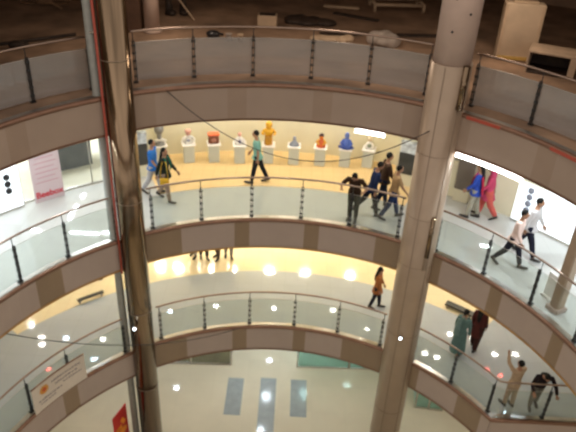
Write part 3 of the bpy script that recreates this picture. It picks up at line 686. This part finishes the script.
def lightbox(t0, t1, discs, rdisc, lab, dlab, dmat, h=2.6):
    tm = (t0+t1)/2; root = thing('lightbox_wall', lab, 'lightbox', P(tm, 10.2, Z2))
    m = MB(); m.sector(10.14, 10.3, Z2+.06, Z2+h, t0, t1, 16); objw('lit_face', m, M['lightbox'], root)
    m = MB(); m.sector(10.12, 10.32, Z2, Z2+.06, t0, t1, 16); objw('base', m, M['steel'], root)
    for (t, zz), dl in zip(discs, dlab):
        p = P(t, 10.12, Z2+zz); k = MB(); k.ball((0, 0, 0), (rdisc, .05, rdisc), 16); b_ = obj('wall_ornament', k, dmat, None, p, math.radians(-t))
        tag(b_, dl, 'ornament', 'round ornaments on the '+lab.split(' wall')[0])
lightbox(-60, -46.8, [(-48.75, 1.05), (-48.75, .84), (-48.75, .63)], .095, 'bright white lightbox wall at the left picture edge', ['topmost of three round black ornaments on the left lightbox', 'middle one of three round black ornaments on the left lightbox', 'lowest of three round black ornaments on the left lightbox'], M['black'])
lightbox(41, 58, [(43.2, 1.12), (43.2, .91), (43.2, .70), (43.2, .49)], .095, 'bright white lightbox wall behind two men in white shirts', ['topmost of four round grey ornaments on the right lightbox', 'second from top of four round grey ornaments on the right lightbox', 'third from top of four round grey ornaments on the right lightbox', 'lowest of four round grey ornaments on the right lightbox'], col_(SLATE), 1.22)

# pink poster with red lettering
def text(body, size, mt, parent, loc, rot, name='lettering', extr=.004, shear=0):
    c = bpy.data.curves.new(name, 'FONT'); c.body = body; c.size = size; c.extrude = extr; c.align_x = 'CENTER'; c.align_y = 'CENTER'; c.shear = shear; c.offset = .006
    o = bpy.data.objects.new(name, c); dg = None; COL.objects.link(o)
    me = bpy.data.meshes.new_from_object(o.evaluated_get(bpy.context.evaluated_depsgraph_get())); bpy.data.objects.remove(o)
    me.materials.clear(); me.materials.append(mt)
    o = link(name, me, parent, loc); o.rotation_euler = rot; return o
pr = thing('poster', 'pink poster panel with red lettering standing by the left white lightbox', 'poster', P(-42.6, 10.06, Z2), math.radians(42.6))
m = MB(); m.bbox((0, 0, .95), (.86, .05, 1.9), .01); obj('panel', m, mat('pale_pink_board', (.58, .46, .47), .6, 0, .03, 2), pr)
m = MB(); red = mat('red_lettering', (.55, .03, .05), .5); pinkm = mat('faint_pink_print', (.52, .26, .29), .6)
for k in range(6):
    m = MB(); m.box((random.uniform(-.03, .03), -.028, .62+k*.15), (.66-.12*(k % 2), .006, .022), 0); obj('printed_line', m, pinkm, pr)
text('Beebox', .26, red, pr, (0, -.03, .23), (PI/2, 0, 0), 'lettering')
pd = thing('shop_counter', 'black shop counter on the cream floor beside the pink poster', 'counter', P(-36.4, 11.9, Z2), math.radians(36.4))
m = MB(); m.bbox((0, 0, .45), (1.5, .7, .9), .02); obj('counter_body', m, M['charcoal'], pd)
m = MB(); m.bbox((.25, 0, .93), (2.0, .78, .06), .02); obj('counter_top', m, M['black'], pd)
pd = thing('wall_cabinet', 'brown door-high cabinet against the wall left of the blue and pink walkers', 'cabinet', P(32, 10.12, Z2), math.radians(-32))
m = MB(); m.bbox((0, 0, 1.05), (.5, .14, 1.3), .02); obj('cabinet_body', m, mat('grey_brown_cabinet', (.16, .13, .10), .5, 0, .1, 2), pd)
m = MB(); m.bbox((0, .0, .2), (.46, .12, .4), .01); obj('base', m, M['cream_wall'], pd)
# low benches of the lower gallery
for a, b, r, lab in ((33.5, 39, 10.15, 'low dark edged bench on the golden floor beside the beige column'), (-41, -36, 10.0, 'narrow low bench on the golden floor left of the steel column')):
    tm = (a+b)/2; root = thing('bench', lab, 'bench', P(tm, r, Z1))
    m = MB(); w_ = .12 if a > 0 else .05; m.sector(r-w_, r+w_, Z1+.10, Z1+.16, a, b, 6); objw('seat', m, M['charcoal'], root)
    for t in (a+.4, b-.4):
        m = MB(); m.sector(r-w_*.8, r+w_*.8, Z1, Z1+.10, t-.15, t+.15, 1); objw('leg', m, M['steel'], root)
for k, (t, r) in enumerate(((-38.6, 11.0), (-36.6, 10.95), (-34.9, 10.9))):
    p = thing('floor_spot', ('leftmost of three small dark spotlights on the golden floor', 'middle one of three small dark spotlights on the golden floor', 'rightmost of three small dark spotlights on the golden floor, nearest the steel column')[k], 'lamp', P(t, r, Z1), 0, 'floor spotlights left of the steel column')
    m = MB(); m.lathe([(.10, 0), (.10, .03), (.02, .04), (.02, .08)], n=12); obj('base', m, M['black'], p)
    m = MB(); m.lathe([(.06, .07), (.085, .10), (.085, .2), (.05, .22)], n=12); obj('housing', m, M['black'], p)

# banner over the lower left rail
R_ = RE-.06
bn = thing('banner', 'white banner with an orange sun emblem hung over the lower left rail', 'banner', P(-57.3, R_, Z1+.02))
m = MB(); m.sector(R_-.006, R_+.006, Z1-.03, Z1+.86, -64.6, -50.4, 10); objw('sheet', m, mat('cream_banner_sheet', (.66, .59, .50), .7, 0, .04, 3), bn)
m = MB(); m.tube([P(-64.6+14.2*i/8, R_, Z1+.87) for i in range(9)], .022, 8); objw('top_rod', m, M['bronze'], bn)
m = MB(); c = P(-61.4, R_-.012, Z1+.60); R3 = Matrix.Rotation(math.radians(61.4), 3, 'Z')
m.add([c]+[c+R3 @ Vector(((.17 if i % 2 == 0 else .12)*math.cos(2*PI*i/32), 0, (.17 if i % 2 == 0 else .12)*math.sin(2*PI*i/32))) for i in range(32)], [(0, 1+i, 1+(i+1) % 32) for i in range(32)])
objw('sun_emblem', m, mat('orange_emblem', (.62, .30, .05), .6), bn)
m = MB(); c = P(-61.4, R_-.016, Z1+.60)
m.add([c]+[c+R3 @ Vector((.07*math.cos(2*PI*i/20), 0, .07*math.sin(2*PI*i/20))) for i in range(20)], [(0, 1+i, 1+(i+1) % 20) for i in range(20)])
objw('emblem_centre', m, mat('red_emblem_centre', (.55, .10, .03), .6), bn)
BPRINT = mat('grey_banner_print', (.30, .26, .25), .6); random.seed(3)
for a0, a1, zz, hh in ((-59.3, -52.2, .66, .055), (-58.5, -53.0, .52, .05), (-63.2, -57.0, .30, .05), (-62.8, -58.4, .19, .04), (-56.4, -51.4, .40, .04)):
    t = a0; m = MB()
    while t < a1:
        w = random.uniform(.25, .7); m.sector(R_-.014, R_-.0075, Z1+zz-hh/2, Z1+zz+hh*random.uniform(.3, .7), t, t+w, 1); t += w+random.uniform(.12, .3)
    objw('lettering', m, BPRINT, bn)

# red board at the foot of the steel column
A, B = Vector((-4.66, 13.92, 0)), Vector((-4.90, 13.22, 0)); d = B-A; an = math.atan2(d.y, d.x)
rb = thing('display_board', 'red and orange advertising board standing at the steel column foot', 'board', (A+B)/2+Vector((-.16, .04, 0)), an)
m = MB(); m.bbox((0, 0, .93), (.72, .03, 1.74), .006); obj('panel', m, mat('red_board', (.55, .025, .02), .5, 0, .1, 2), rb)
m = MB(); m.box((-.12, .018, 1.25), (.16, .006, .30), 0, Matrix.Rotation(.5, 3, 'Y')); m.box((.12, .018, 1.1), (.3, .006, .16), 0); m.ball((-.05, .016, .85), (.22, .008, .16), 14); obj('orange_print', m, mat('orange_print', (.80, .28, .02), .5, 0, .2, 4), rb)
m = MB(); m.bbox((0, 0, .03), (.76, .30, .06), .01); obj('base', m, M['black'], rb)

# hanging cables
def cable(a, b, sag, lab, r=.012):
    a = Vector(a); b = Vector(b); pts = []
    for i in range(33):
        f = i/32; p = a.lerp(b, f); p.z -= sag*4*f*(1-f); pts.append(p-a)
    o = obj('hanging_cable', MB().tube(pts, r, 6), M['black'], None, a); tag(o, lab, 'cable')
cable((-3.15, 14.72, 11.97), (3.24, 14.0, 11.55), 1.32, 'thin black cable sagging across the middle gallery between the columns')
cable((-6.62, 11.2, 7.05), (-1.35, 15.28, 3.97), .55, 'thin black cable sagging across the lower gallery past the steel column')

# ------------------------------------------------------------------ clutter on the unfinished top floor
Z3 = LV[3]
WOOD = mat('old_timber', (.22, .13, .07), .8, 0, .25, 8); DARK = mat('dark_tarpaulin', (.035, .022, .015), .7, 0, .4, 4); BOARD = mat('pale_board', (.50, .37, .25), .7, 0, .1, 3)
GREYP = mat('grey_plastic_sheet', (.36, .31, .27), .5, 0, .2, 4)
def simple(name, mb_, mt, loc, lab, cat, rz=0, group=None):
    o = obj(name, mb_, mt, None, loc, rz); tag(o, lab, cat, group); return o
simple('timber_pole', MB().tube([(-1.3, -.95, .05), (0, 0, .05), (1.2, .95, .05)], .05, 10), DARK, (-7.75, 17.7, Z3), 'long dark pole lying on the top floor behind the left rail', 'pole')
m = MB(); m.ball((0, 0, .12), (.24, .15, .12), 12); m.ball((.2, .1, .09), (.12, .1, .09), 10); simple('cement_bag', m, DARK, (-7.7, 17.15, Z3), 'dark lumpy bag beside the long pole', 'bag')
pc = thing('column', 'pale slim column standing on the dark top floor', 'column', (-4.45, 19.5, Z3)); m = MB(); m.lathe([(.23, 0), (.23, 3.0)], n=28); obj('shaft', m, M['raw_col'], pc)
m = MB(); m.lathe([(.28, 0), (.28, .08), (.24, .1)], n=28); obj('base', m, M['raw_col'], pc)
m = MB(); m.bbox((0, 0, .9), (.5, .4, 1.8), .02); simple('storage_cupboard', m, mat('dark_brown_cupboard', (.09, .045, .025), .7, 0, .2, 3), (-5.05, 19.75, Z3), 'tall dark brown cupboard left of the pale slim column', 'cupboard')
for x, y, r_, lab in ((-4.35, 21.6, .3, 'dark boot-shaped sack on the top floor, nearer the pale slim column'), (-3.9, 21.75, -.2, 'dark boot-shaped sack on the top floor, under the leaning stick')):
    m = MB(); m.tube([(0, 0, .02), (.02, 0, .3), (.0, 0, .55)], [.13, .12, .09], 10); m.ball((.1, -.1, .1), (.16, .18, .1), 10); simple('rubbish_sack', m, DARK, (x, y, Z3), lab, 'sack', r_)
simple('wooden_stick', MB().tube([(-.45, .25, .95), (.45, -.35, .03)], .03, 8), BOARD, (-3.85, 21.35, Z3), 'pale stick leaning over the dark sacks', 'stick')
m = MB(); m.ball((0, 0, .12), (.22, .16, .12), 12); m.tube([(.1, 0, .16), (.3, .05, .1)], .04, 8); simple('cloth_bundle', m, M['black'], (-2.55, 19.2, Z3), 'small black bundle on the floor behind the top glass rail', 'bundle')
for x, lab in ((-2.05, 'small pale can beside the black bundle'), (-1.7, 'small tan can right of the black bundle')):
    simple('paint_can', MB().lathe([(.09, 0), (.09, .2), (.095, .21), (.095, .23)], n=14), GREYP if x < -2 else BOARD, (x, 18.95, Z3), lab, 'can')
bx = thing('carton', 'small pale carton with dark open top beside the dark tarpaulin', 'box', (-1.0, 20.85, Z3)); m = MB(); m.bbox((0, 0, .19), (.62, .42, .38), .015); obj('carton_body', m, BOARD, bx); m = MB(); m.bbox((0, 0, .385), (.52, .34, .02), .005); obj('open_top', m, DARK, bx)
m = MB()
for k in range(9): m.ball((random.uniform(-.75, .75), random.uniform(-.3, .3), .08), (random.uniform(.25, .5), random.uniform(.2, .35), random.uniform(.1, .2)), 10)
o = link('tarpaulin', baked('tarpaulin', m, DARK, .05, 2), None, (.25, 21.5, Z3)); tag(o, 'crumpled dark tarpaulin lying behind the middle of the top rail', 'tarpaulin')
m = MB()
for k in range(7): m.ball((-.5+k*.17, random.uniform(-.08, .08), .07), (.2, .22, random.uniform(.07, .14)), 10)
o = link('dust_sheet', baked('dust_sheet', m, BOARD, .04, 2), None, (1.05, 19.55, Z3)); tag(o, 'crumpled pale dust sheet close behind the top rail', 'sheet')
m = MB()
for k in range(6): m.ball((random.uniform(-.4, .4), random.uniform(-.2, .2), .15), (.3, .25, random.uniform(.15, .3)), 10)
o = link('plastic_sheet', baked('plastic_sheet', m, GREYP, .04, 2), None, (2.75, 19.35, Z3)); tag(o, 'grey heaped plastic sheet behind the top rail near the beige column', 'sheet')
for x, y, a, L_, lab in ((1.4, 20.3, .15, 1.4, 'dark plank lying beside the pale dust sheet'), (2.0, 22.6, -.5, 1.7, 'dark plank lying farther back than the grey plastic sheet'), (4.0, 20.6, .1, 1.6, 'dark plank lying by the beige column on the top floor')):
    simple('plank', MB().bbox((0, 0, .03), (L_, .22, .06), .01), DARK, (x, y, Z3), lab, 'plank', a)
fr = thing('timber_trestle', 'pale low timber trestle far back on the top floor', 'trestle', (3.6, 24.2, Z3), .1)
for a, b in (((-.9, -.5), (.9, -.5)), ((.9, -.5), (.9, .5)), ((.9, .5), (-.9, .5)), ((-.9, .5), (-.9, -.5))):
    m = MB(); m.tube([(a[0], a[1], .25), (b[0], b[1], .25)], .06, 8); m.tube([(a[0], a[1], 0), (a[0], a[1], .3)], .06, 8); obj('rail', m, BOARD, fr)
simple('pale_plank', MB().bbox((0, 0, .04), (1.3, .2, .08), .01), BOARD, (1.55, 23.9, Z3), 'short pale plank far back on the top floor', 'plank', -.1)
m = MB()
for k in range(9):
    a = random.uniform(-1, 1); m.tube([(random.uniform(-1, 0), random.uniform(-.4, .4), .05+.03*k), (random.uniform(0, 1.1), random.uniform(-.4, .4), .05+.03*k)], .04, 6)
o = obj('scrap_timber', m, WOOD, None, (-8.6, 22.0, Z3)); tag(o, 'tangled heap of scrap timber far back on the left of the top floor', 'scrap heap', None, 'stuff')
# big leaning panel box and open crate on the right
pb = thing('packing_case', 'tall pale packing case standing behind the right top rail', 'case', (6.38, 18.6, Z3), -.12)
m = MB(); m.bbox((0, 0, .82), (1.10, .40, 1.64), .02); obj('case_body', m, mat('pale_case_board', (.52, .40, .28), .7, 0, .12, 2), pb)
for sx in (-.51, .51): 
    m = MB(); m.bbox((sx, -.21, .82), (.07, .03, 1.6), .006); obj('batten', m, BOARD, pb)
m = MB(); m.bbox((0, -.212, .10), (1.05, .03, .10), .006); obj('bottom_batten', m, mat('yellowed_batten', (.55, .36, .10), .7), pb)
m = MB(); m.bbox((0, 0, 1.67), (.7, .3, .05), .01); obj('top_board', m, BOARD, pb)
oc = thing('crate', 'open fronted pale crate with a dark inside at the right top corner', 'crate', (7.15, 17.62, Z3), -.42)
CR = mat('crate_board', (.50, .37, .26), .75, 0, .15, 4)
for nm, c, dm, mt in (('top', (0, 0, .59), (1.3, .9, .06), CR), ('side', (-.62, 0, .28), (.06, .9, .56), CR), ('side', (.56, 0, .28), (.18, .9, .56), CR), ('back', (0, .42, .28), (1.24, .06, .56), DARK), ('bottom', (0, 0, .03), (1.2, .88, .06), DARK)):
    m = MB(); m.bbox(c, dm, .01); obj(nm, m, mt, oc)

simple('red_tape', MB().sector(RE-.075, RE-.065, Z3-.09, Z3-.01, 37, 44, mi=0), M['redpipe'], (0, 0, 0), 'red tape on the top edge just right of the beige column', 'tape')
simple('red_tape', MB().sector(RE-.075, RE-.065, Z3-.09, Z3-.01, 54.5, 66, mi=0), M['redpipe'], (0, 0, 0), 'red tape on the top edge at the right picture edge', 'tape')

# ------------------------------------------------------------------ light from above, camera
w = bpy.data.worlds.new('World'); S.world = w; w.use_nodes = True
bg = w.node_tree.nodes['Background']; bg.inputs[0].default_value = (1.0, .87, .77, 1); bg.inputs[1].default_value = .90
area('site_lamp', (-3.5, 17.5, LV[4]-TH-.05), .8, .8, 62, (1, .80, .62)); area('site_lamp', (5.5, 17.0, LV[4]-TH-.05), .8, .8, 48, (1, .80, .62)); area('site_lamp', (1, 17.5, LV[4]-TH-.05), .8, .8, 50, (1, .80, .62))  # unseen lamps added to brighten the dark top floor

cam = bpy.data.cameras.new('camera'); co = bpy.data.objects.new('camera', cam); COL.objects.link(co); S.camera = co
cam.sensor_width = 36; cam.lens = 635/576*36; cam.clip_end = 200; cam.dof.use_dof = True; cam.dof.focus_distance = 5.0; cam.dof.aperture_fstop = 1.7
co.matrix_world = Matrix.Translation((0, 0, 17.5)) @ (Matrix.Rotation(math.radians(90-31.3), 4, 'X') @ Matrix.Rotation(math.radians(3.02), 4, 'Z'))
S.view_settings.view_transform = 'Standard'; S.view_settings.look = 'None'; S.view_settings.gamma = 1; S.view_settings.exposure = 0
S.view_settings.use_curve_mapping = False
S.cycles.use_denoising = True; S.cycles.max_bounces = 8; S.cycles.transparent_max_bounces = 24; S.cycles.sample_clamp_indirect = 6
